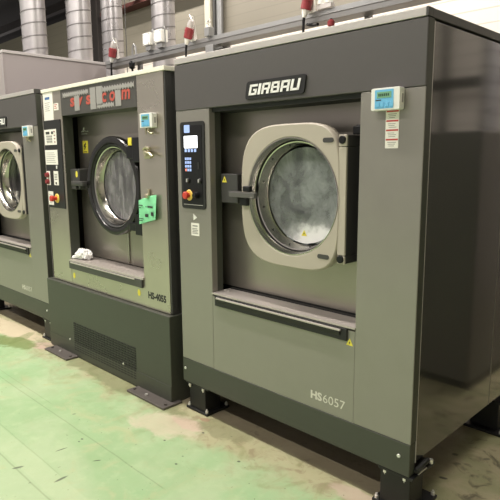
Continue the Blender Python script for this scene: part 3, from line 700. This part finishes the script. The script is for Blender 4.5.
    for a, b_ in ((-1.470, -1.140), (-.408, -.045)):
        bm = B(); box(bm, a, b_, -.122 if a < -1 else -.112, .02, 0, .013, .002); fp = obj('foot_plate', bm, M['plateiron'], t, 'worn flat steel foot plate')
        for x in (a + .03, a + .15, b_ - .03):
            bm = B(); tube(bm, [(x, -.075, .013), (x, -.075, .021)], .009, 6); obj('bolt', bm, M['bolt'] if abs(x - a - .15) < .01 else M['plateiron'], fp)
    return t
MID = build_mid()

# ------------------------------------------------------------------ dosing displays on the columns
def controller(xr, label, gland):
    W, H, D = .114, .0765, .035
    x0 = xr - W; z0 = 1.528
    t = thing('dosing_controller', label, 'control box', (xr - W / 2, 0, z0), 'white dosing control boxes')
    bm = B(); prism(bm, rrect(x0, xr, z0, z0 + H, .006, 3), -D, -.0025); h = obj('housing', bm, M['white'], t, bevel=.002)
    bm = B(); prism(bm, rrect(x0 + .016, xr - .024, z0 + .006, z0 + H - .006, .003, 3), -D - .0012, -D); k = obj('keypad', bm, M['blue'], t, 'blue keypad foil')
    bm = B(); box(bm, x0 + .025, xr - .032, -D - .002, -D - .0012, z0 + .042, z0 + .063); l = obj('lcd_screen', bm, M['lcd'], k)
    bm = B(); [box(bm, x0 + .031 + i * .0075, x0 + .036 + i * .0075, -D - .0025, -D - .002, z0 + .048, z0 + .057) for i in range(6)]; obj('lcd_digits', bm, M['lcdtext'], k)
    bm = B(); box(bm, x0 + .020, x0 + .042, -D - .0016, -D - .0012, z0 + .033, z0 + .037); obj('keypad_print', bm, M['ink'], k)
    for i in range(4):
        bm = B(); x = x0 + .021 + i * .0185; box(bm, x, x + .0145, -D - .0024, -D - .0012, z0 + .011, z0 + .027, .001); b_ = obj('button', bm, M['blue'], k)
        bm = B(); tube(bm, [(x + .003, -D - .0024, z0 + .0245), (x + .003, -D - .0024, z0 + .0135), (x + .0115, -D - .0024, z0 + .0135), (x + .0115, -D - .0024, z0 + .0245)], .0009, 5); 
        bmesh.ops.translate(bm, verts=bm.verts, vec=(0, 0, 0)); obj('button_mark', bm, M['ink'], k) if i < 0 else bm.free()
    bm = B(); box(bm, xr, xr + .0006, -.024, -.008, z0 + .018, z0 + .060); obj('side_label', bm, M['paper'], t)
    bm = B(); box(bm, xr + .0006, xr + .001, -.021, -.011, z0 + .024, z0 + .054); obj('side_print', bm, M['greyink'], t)
    if gland:
        bm = B()
        for x in (x0 + .03, x0 + .055): tube(bm, [(x, -.017, z0), (x, -.017, z0 - .016)], .007, 10)
        tube(bm, [(x0 + .055, -.02, z0 - .016), (x0 + .075, -.022, z0 - .028), (x0 + .098, -.02, z0 - .03)], .006, 8); tube(bm, [(x0 + .03, -.017, z0 - .016), (x0 + .028, -.017, z0 - .034)], .004, 8)
        obj('cable_gland', bm, M['brass'], t, 'small tarnished connectors')
    return t
controller(1.290, 'white control box with blue keypad above the red-barred paper strip', False)
controller(-.160, 'white control box on the stainless machine, above its little metal catch', True)
controller(-1.664, 'white control box beside the notice sheet, on the far grey-green machine', True)

# ------------------------------------------------------------------ loose things on the machines
t = thing('service_tag', 'green paper tag clipped to the right column of the stainless machine', 'paper tag', (-.26, -.01, 1.0))
bm = B()
V = [bm.verts.new(p) for p in ((-.352, -.010, .997), (-.180, -.022, 1.036), (-.170, -.016, 1.172), (-.258, -.008, 1.160), (-.348, -.012, 1.132))]
bm.faces.new(V); r = bmesh.ops.extrude_face_region(bm, geom=bm.faces[:]); bmesh.ops.translate(bm, verts=[g for g in r['geom'] if isinstance(g, bmesh.types.BMVert)], vec=(0, -.001, 0))
c = obj('card', bm, M['mint'], t)
bm = B()
HW = ((-.335, 1.105, -.295, 1.110), (-.335, 1.092, -.31, 1.096), (-.245, 1.098, -.20, 1.108), (-.335, 1.030, -.29, 1.034), (-.335, 1.020, -.30, 1.024), (-.27, 1.045, -.245, 1.062), (-.215, 1.055, -.195, 1.075), (-.265, 1.10, -.255, 1.104))
for a, b_, c_, d in HW:
    bm = B(); box(bm, a, c_, -.0265, -.0235, b_, d); obj('handwritten_mark', bm, M['ink'], c)
bm = B(); box(bm, -.265, -.243, -.028, -.005, 1.150, 1.170, .002); box(bm, -.262, -.246, -.012, -.004, 1.168, 1.20, .002); tube(bm, [(-.27, -.018, 1.168), (-.238, -.018, 1.168)], .006, 8); obj('clip', bm, M['brass'], t, 'small metal clip')

t = thing('notice_sheet', 'white notice sheet with blue print stuck on the stainless control column', 'paper sheet', (-1.40, 0, 1.624))
bm = B(); box(bm, -1.474, -1.335, -.0022, -.0006, 1.626, 1.811); s = obj('sheet', bm, M['paper'], t)
bm = B(); box(bm, -1.448, -1.378, -.0028, -.0022, 1.765, 1.782); obj('blue_heading', bm, M['blueink'], s)
bm = B(); [box(bm, -1.452, -1.38 - .012 * (j % 2), -.0027, -.0022, 1.69 + .013 * j, 1.694 + .013 * j) for j in range(5)]; obj('sheet_print', bm, M['greyink'], s)
t = thing('small_label', 'small white label right of the notice sheet, below the lettered header', 'label', (-1.29, 0, 1.688))
bm = B(); box(bm, -1.326, -1.258, -.0022, -.0006, 1.688, 1.734); s = obj('sheet', bm, M['paper'], t)
bm = B(); [box(bm, -1.318, -1.275 - .012 * (j % 2), -.0027, -.0022, 1.70 + .011 * j, 1.704 + .011 * j) for j in range(3)]; obj('label_print', bm, M['redink'], s)

# crumpled rag on the sill of the middle machine
bm = B()
for cx, cy, cz, r, sq in ((-1.135, .045, .722, .040, .8), (-1.085, .05, .722, .040, .9), (-1.045, .055, .718, .035, .85), (-1.165, .03, .706, .025, .6), (-1.10, .035, .742, .028, .8), (-1.19, .015, .702, .018, .6), (-1.06, .04, .738, .026, .9)):
    r_ = bmesh.ops.create_icosphere(bm, subdivisions=4, radius=r)
    for v in r_['verts']:
        n = v.co.normalized(); k = noise.noise(Vector((cx * 20, cy * 20, cz * 20)) + n * 2.5) * .28 + noise.noise(n * 6 + Vector((cx * 50, 0, 0))) * .12
        v.co = Vector((-1.20 + (cx + 1.20) * .72, cy, cz)) + Vector((v.co.x * .85, v.co.y, v.co.z * sq)) * (1 + k * 1.3); v.co.z = max(v.co.z, .6905)
for f in bm.faces: f.smooth = True
tag(obj('rag', bm, M['rag']), 'crumpled white rag on the sill of the stainless machine', 'rag')

# ------------------------------------------------------------------ the hall
FX0, FX1, FY0, FY1, HT = -15.0, 5.0, -6.0, 4.0, 5.6
bm = B(); box(bm, FX0, FX1, FY0, FY1 + .2, -.15, 0); struct('floor', bm, M['floor'], 'worn pale green painted concrete floor')
bm = B(); box(bm, -7.35, FX1, FY1, FY1 + .2, 0, HT); struct('wall_back', bm, M['clad'], 'pale clad back wall with horizontal joints')
bm = B(); box(bm, FX0, -7.35, FY1, FY1 + .2, 0, 4.16); struct('wall_rear', bm, M['clad'], 'lower stretch of the clad back wall under the dark roof')
bm = B(); box(bm, FX0 - .2, FX0, FY0, FY1 + .2, 0, 4.16); struct('wall_left', bm, M['wallplain'], 'plain far end wall')
bm = B(); box(bm, FX1, FX1 + .2, FY0, FY1 + .2, 0, HT); struct('wall_right', bm, M['wallplain'])
bm = B(); box(bm, -7.35, FX1, FY0, FY1 + .2, HT, HT + .2); struct('ceiling', bm, M['deck'], 'dark hall ceiling')
bm = B(); box(bm, -22, -7.35, FY0, 9, 5.6, 5.8); box(bm, -22, -7.35, 8.9, 9.1, 0, 5.6); struct('ceiling_dark', bm, M['deck'], 'dark roof void beyond the back wall')
bm = B(); box(bm, -7.0, 1.0, FY1 - .22, FY1 - .002, 3.885, 3.945); struct('beam_red', bm, M['redsteel'], 'red oxide steel beam along the back wall')
# roof trusses seen in the dark void
for i, (y, z) in enumerate(((5.2, 5.0), (6.6, 5.2))):
    bm = B(); box(bm, -20, -7.6, y, y + .15, z, z + .2); struct('beam_roof', bm, M['darkpost'], 'dark roof beam')

# tall grey cabinet beyond the left machine
t = thing('tall_cabinet', 'tall plain grey cabinet rising behind the far washing machines', 'cabinet', (-3.75, .95, 0))
bm = B(); box(bm, -4.35, -3.105, .415, 1.49, 0, 2.345, .003); obj('body', bm, M['dpart'], t)
bm = B(); box(bm, -4.36, -3.095, .40, 1.50, 2.345, 2.372, .003); obj('top_trim', bm, M['dparttrim'], t)
bm = B(); box(bm, -4.35, -3.10, .40, .414, .05, 2.34, .002); obj('front_door', bm, M['dpart'], t)

# spiral ducts
def duct(x, y, r, z0, z1, label, pitch=.13):
    t = thing('spiral_duct', label, 'ventilation duct', (x, y, z0), 'galvanised ventilation ducts')
    bm = B()
    loft(bm, [[(x + r * math.cos(2 * PI * i / 40), y + r * math.sin(2 * PI * i / 40), z) for i in range(40)] for z in (z0, z1)], True, True)
    for f in bm.faces: f.smooth = len(f.verts) == 4
    o = obj('duct_pipe', bm, M['galv'], t)
    bm = B(); n = 40; z0 += .01; k = int((z1 - z0 - .02) / pitch * n); pr = None
    for i in range(k + 1):
        a = 2 * PI * i / n; z = z0 + pitch * i / n
        ring = [bm.verts.new((x + (r + d) * math.cos(a), y + (r + d) * math.sin(a), z + h)) for d, h in ((-.002, -.007), (.005, -.005), (.005, .005), (-.002, .007))]
        if pr:
            for j in range(3): bm.faces.new((pr[j], pr[j + 1], ring[j + 1], ring[j]))
        pr = ring
    obj('spiral_seam', bm, M['seam'], t)
    return t
duct(-3.63, .97, .125, 2.372, 5.6, 'round spiral duct farthest left, on the tall grey cabinet roof')
duct(-3.35, 1.34, .127, 2.372, 5.6, 'round spiral duct just right of the farthest left one, over the grey cabinet edge')
duct(-3.76, 2.0, .125, 0, 5.6, 'round spiral duct behind the red plug above the lettered stainless machine')
duct(-2.75, 2.0, .125, 0, 5.6, 'round spiral duct behind the two white boxes on the trunking')

# cable trunking behind the machines
t = thing('cable_trunking', 'long grey steel cable trunking crossing behind and above the washing machines', 'cable trunking', (-.8, 1.5, 2.29))
bm = B(); box(bm, -3.02, 1.25, 1.44, 1.56, 2.295, 2.366, .003); obj('channel', bm, M['rail'], t)
bm = B(); box(bm, -3.02, 1.25, 1.434, 1.44, 2.334, 2.368, .001); obj('cover_strip', bm, M['conduit'], t)
for x in (-2.6, -1.3, .1, 1.1):
    bm = B(); box(bm, x - .02, x + .02, 1.56, 1.60, 0, 2.36); box(bm, x - .06, x + .06, 1.55, 1.66, 0, .012); obj('support_post', bm, M['rail'], t)

def red_plug(x, label, cord_z, tilt=.3, jar=True):
    t = thing('plug_socket', label, 'power plug', (x, 1.40, 2.35), 'red power plugs on the cable trunking')
    y = 1.375
    a = Vector((-.35 * tilt, 0, -1)).normalized()
    P = lambda k: (x + a.x * k, y, 2.408 + a.z * k)
    bm = B(); tube(bm, [P(-.055), P(-.05), P(.030), P(.034)], [.030, .038, .038, .034], 16); o = obj('plug_body', bm, M['dred'], t)
    bm = B(); tube(bm, [P(-.035), P(-.020)], [.0415, .0415], 16); obj('plug_collar', bm, M['dred'], o)
    bm = B(); tube(bm, [P(.034), P(.060), P(.085)], [.028, .022, .012], 12); obj('cord_grip', bm, M['white'], t)
    bm = B(); tube(bm, [P(.08), (x + a.x * .1, y, 2.30), (x + a.x * .1 - .005, y, cord_z)], .010, 8); obj('cord', bm, M['black'], t)
    if jar:
        bm = B(); tube(bm, [P(-.055), P(-.075), P(-.110), P(-.125)], [.026, .030, .024, .010], 14); obj('socket_housing', bm, M['lid'], t)
        bm = B(); tube(bm, [P(-.12), (x + .02, y, 2.56), (x + .04, y + .02, 2.55), (x + .045, y + .05, 2.37)], .006, 8); obj('hanger_hook', bm, M['bolt'], t)
    bm = B(); box(bm, x - .03, x + .03, y + .038, 1.434, 2.36, 2.46, .004); obj('mounting_plate', bm, M['white'], t)
    return t
red_plug(-2.78, 'red power plug on the trunking above the red and grey lettering', 2.19, .9)
red_plug(-1.565, 'red power plug on the trunking at the left corner of the near machine', 2.19, 1.2)
red_plug(-.27, 'red power plug on the trunking above the badge of the near machine', 2.15, .8, False)

def switch_box(x, label):
    t = thing('switch_box', label, 'switch box', (x, 1.40, 2.37), 'white switch boxes on the trunking')
    bm = B(); box(bm, x - .058, x + .058, 1.385, 1.465, 2.412, 2.522, .006); h = obj('housing', bm, M['white'], t)
    bm = B(); [disc(bm, x + dx, 2.467 + dz, .006, 1.382, 1.386, 10) for dx in (-.042, .042) for dz in (-.042, .042)]; obj('screws', bm, M['greyink'], h)
    bm = B(); box(bm, x - .035, x + .045, 1.40, 1.455, 2.366, 2.412, .003); obj('bracket', bm, M['conduit'], t)
    bm = B(); tube(bm, [(x + .035, 1.425, 2.52), (x + .04, 1.425, 2.545), (x + .055, 1.425, 2.55), (x + .066, 1.425, 2.53), (x + .068, 1.425, 2.40)], .007, 8); obj('cable', bm, M['conduit'], t)
    return t
switch_box(-2.205, 'white switch box on the trunking, the one closer to the hanging black plug')
switch_box(-2.03, 'white switch box on the trunking, in front of the tall round duct')

t = thing('hanging_plug', 'black plug hanging from the trunking between red plug and white boxes', 'power plug', (-2.46, 1.42, 2.2))
bm = B(); tube(bm, [(-2.455, 1.385, 2.30), (-2.455, 1.385, 2.28), (-2.452, 1.385, 2.235), (-2.45, 1.385, 2.225)], [.02, .032, .030, .015], 12); obj('plug_body', bm, M['black'], t)
bm = B(); tube(bm, [(-2.45, 1.385, 2.23), (-2.45, 1.385, 2.12)], .010, 8); obj('cord', bm, M['black'], t)
bm = B(); tube(bm, [(-2.55, 1.46, 2.3695), (-2.545, 1.46, 2.44), (-2.52, 1.46, 2.475), (-2.495, 1.46, 2.45), (-2.485, 1.46, 2.3695)], .010, 8); obj('hanger_hook', bm, M['conduit'], t)

t = thing('trunking_connector', 'grey connector block on the trunking beside the middle red plug', 'connector', (-1.36, 1.42, 2.37))
bm = B(); box(bm, -1.39, -1.33, 1.40, 1.46, 2.367, 2.44, .004); obj('block', bm, M['conduit'], t)
bm = B(); tube(bm, [(-1.375, 1.43, 2.44), (-1.375, 1.43, 2.49), (-1.35, 1.43, 2.50)], .012, 8); tube(bm, [(-1.345, 1.43, 2.44), (-1.345, 1.43, 2.47)], .010, 8); obj('terminals', bm, M['bolt'], t)
t = thing('junction_box', 'small grey junction box with dark lever under the trunking', 'junction box', (-1.30, 1.42, 2.22))
bm = B(); box(bm, -1.38, -1.28, 1.40, 1.50, 2.225, 2.294, .004); obj('housing', bm, M['conduit'], t)
bm = B(); tube(bm, [(-1.28, 1.43, 2.25), (-1.18, 1.42, 2.255)], .014, 8); obj('lever', bm, M['darkgrey'], t)
t = thing('outlet_bracket', 'pale grey bracket with two clear pegs beside the rightmost red plug', 'bracket', (-.15, 1.42, 2.37))
bm = B(); box(bm, -.215, -.09, 1.41, 1.455, 2.367, 2.40, .003); obj('base', bm, M['lid'], t)
bm = B()
for x in (-.185, -.12): tube(bm, [(x, 1.43, 2.40), (x, 1.43, 2.50)], [.028, .022], 12)
obj('pegs', bm, M['white'], t)
t = thing('pull_knob', 'dark red knob hanging under the trunking right of its bracket', 'knob', (-.1, 1.43, 2.24))
bm = B(); tube(bm, [(-.10, 1.43, 2.29), (-.10, 1.43, 2.275), (-.10, 1.43, 2.25), (-.10, 1.43, 2.24)], [.012, .026, .024, .012], 12); obj('knob_body', bm, M['dred'], t)
bm = B(); tube(bm, [(-.10, 1.43, 2.296), (-.10, 1.43, 2.27)], .008, 8); obj('stem', bm, M['black'], t)
bm = B(); tube(bm, [(-.30, 1.42, 2.288), (-.24, 1.41, 2.272), (-.19, 1.40, 2.27)], .011, 8); tag(obj('lever_handle', bm, M['black']), 'black lever under the rightmost red plug', 'lever')

# posts and conduits on the back wall
bm = B(); box(bm, -7.30, -7.02, 3.72, 3.74, 0, HT); box(bm, -7.30, -7.02, 3.95, 3.97, 0, HT); box(bm, -7.17, -7.15, 3.74, 3.95, 0, HT)
tag(obj('steel_column', bm, M['darkpost']), 'dark steel column standing between the round ducts', 'column')
bm = B(); box(bm, -4.27, -4.15, 3.90, 3.998, 0, HT, .004); tag(obj('wall_post', bm, M['creampost']), 'slim cream post on the back wall beside the pipes', 'post')
for x, r, lab in ((-4.075, .028, 'thin dark pipe on the back wall beside the cream post'), (-3.965, .05, 'silver pipe on the back wall, the thicker of two')):
    bm = B(); tube(bm, [(x, 3.93, 0), (x, 3.93, HT)], r, 14); o = obj('wall_pipe', bm, M['conduit'] if r > .04 else M['darkgrey']); tag(o, lab, 'pipe')
bm = B(); tube(bm, [(-6.1, 3.72, 0.0), (-6.1, 3.72, HT)], .007, 6); tag(obj('hanging_cable', bm, M['darkgrey']), 'thin cable running down the back wall between the ducts', 'cable')
bm = B(); tube(bm, [(-8.9, 2.3, 0), (-8.9, 2.3, 5.6)], .02, 6); tag(obj('hanging_cable', bm, M['conduit']), 'thin cable hanging in the dark roof void at far left', 'cable')
t = thing('wall_lamp', 'small white lamp below the red beam between the ducts', 'lamp', (-5.75, 3.7, 3.9))
bm = B(); tube(bm, [(-5.95, 3.66, 3.98), (-5.90, 3.66, 3.98), (-5.70, 3.66, 3.98), (-5.66, 3.66, 3.98)], [.03, .06, .06, .03], 12); obj('shade', bm, M['white'], t)
bm = B(); box(bm, -5.84, -5.76, 3.68, 3.78, 3.94, 4.0); obj('mount', bm, M['conduit'], t)

# unseen to the right; dark machine added to shape the side panel's reflection
t = thing('unseen_dark_machine', 'unseen dark machine added for its reflection in the near washing machine', 'machine', (3.2, 2.5, 0))
bm = B(); box(bm, 1.68, 4.6, 1.25, 3.60, .06, 1.50, .01); obj('body', bm, M['darkmach'], t)
bm = B(); [box(bm, x, x + .02, 1.244, 1.25, .1, 1.48) for x in (2.78, 3.70)]; obj('panel_joints', bm, M['black'], t)
bm = B(); box(bm, 1.69, 4.55, 1.30, 3.55, 0, .06); obj('plinth', bm, M['black'], t)
duct(2.46, 3.3, .10, 1.50, 5.6, 'round duct rising from the dark machine at the back wall')
bm = B(); box(bm, 2.2, 4.7, 3.72, 3.80, 2.03, 2.13, .004); box(bm, 3.10, 3.16, 3.72, 3.80, 0, 2.95); tag(obj('pipe_rail', bm, M['darkgrey']), 'dark rail along the back wall above the dark machine', 'rail')

# ------------------------------------------------------------------ light: unseen rows of fluorescent battens added to light the hall
def batten(x, y, z, L_, e, label):
    t = thing('unseen_ceiling_light', label, 'ceiling light', (x, y, z), 'unseen fluorescent battens added under the ceiling')
    bm = B(); box(bm, x - L_ / 2, x + L_ / 2, y - .09, y + .09, z, z + .07, .006); obj('housing', bm, M['lampbody'], t)
    bm = B(); tube(bm, [(x - L_ / 2 + .04, y, z - .028), (x + L_ / 2 - .04, y, z - .028)], .024, 10); obj('tube', bm, M['tube'], t)
    bm = B(); [tube(bm, [(x + s * L_ / 3, y, z + .07), (x + s * L_ / 3, y, HT)], .006, 6) for s in (-1, 1)]; obj('suspension_rods', bm, M['conduit'], t)
    la = bpy.data.lights.new('ceiling_light_lamp', 'AREA'); la.shape = 'RECTANGLE'; la.size = L_ - .1; la.size_y = .12; la.energy = e; la.color = (1, .94, .87)
    lo = bpy.data.objects.new('lamp', la); COL.objects.link(lo); lo.parent = t; lo.location = (0, 0, -.06)
    return t
EN = 105
k = 0
for y, zz, xs_, e in ((-.75, 4.9, (-5.6, -2.9, -.2), .95), (-3.6, 4.9, (-4.2, -1.2, 1.8), .65), (2.9, 4.95, (-5.0, -1.9, 1.2), .8)):
    for x in xs_:
        batten(x, y, zz, 2.4, EN * e, 'unseen white fluorescent batten added to light the hall')
w = bpy.data.worlds.new('World'); SC.world = w; w.use_nodes = True
w.node_tree.nodes['Background'].inputs[0].default_value = (1, .93, .89, 1)
w.node_tree.nodes['Background'].inputs[1].default_value = .38

# ------------------------------------------------------------------ camera
yaw, pitch, roll, fpx = .7831, .1669, -.0083, 552.084
cy, sy = math.cos(yaw), math.sin(yaw)
fw = Vector((-sy * math.cos(pitch), cy * math.cos(pitch), -math.sin(pitch))); rt = Vector((cy, sy, 0)); up = rt.cross(fw)
r2 = rt * math.cos(roll) + up * math.sin(roll); u2 = -rt * math.sin(roll) + up * math.cos(roll)
cam = bpy.data.cameras.new('camera'); co = bpy.data.objects.new('camera', cam); COL.objects.link(co)
mw = Matrix((r2, u2, -fw)).transposed().to_4x4(); mw.translation = Vector((2.3014, -1.7851, 1.3694))
co.matrix_world = mw
cam.sensor_width = 36; cam.lens = fpx / 500 * 36; cam.clip_start = .02
SC.camera = co
SC.view_settings.view_transform = 'Standard'; SC.view_settings.look = 'None'; SC.view_settings.gamma = 1; SC.view_settings.use_curve_mapping = False
SC.view_settings.exposure = .42
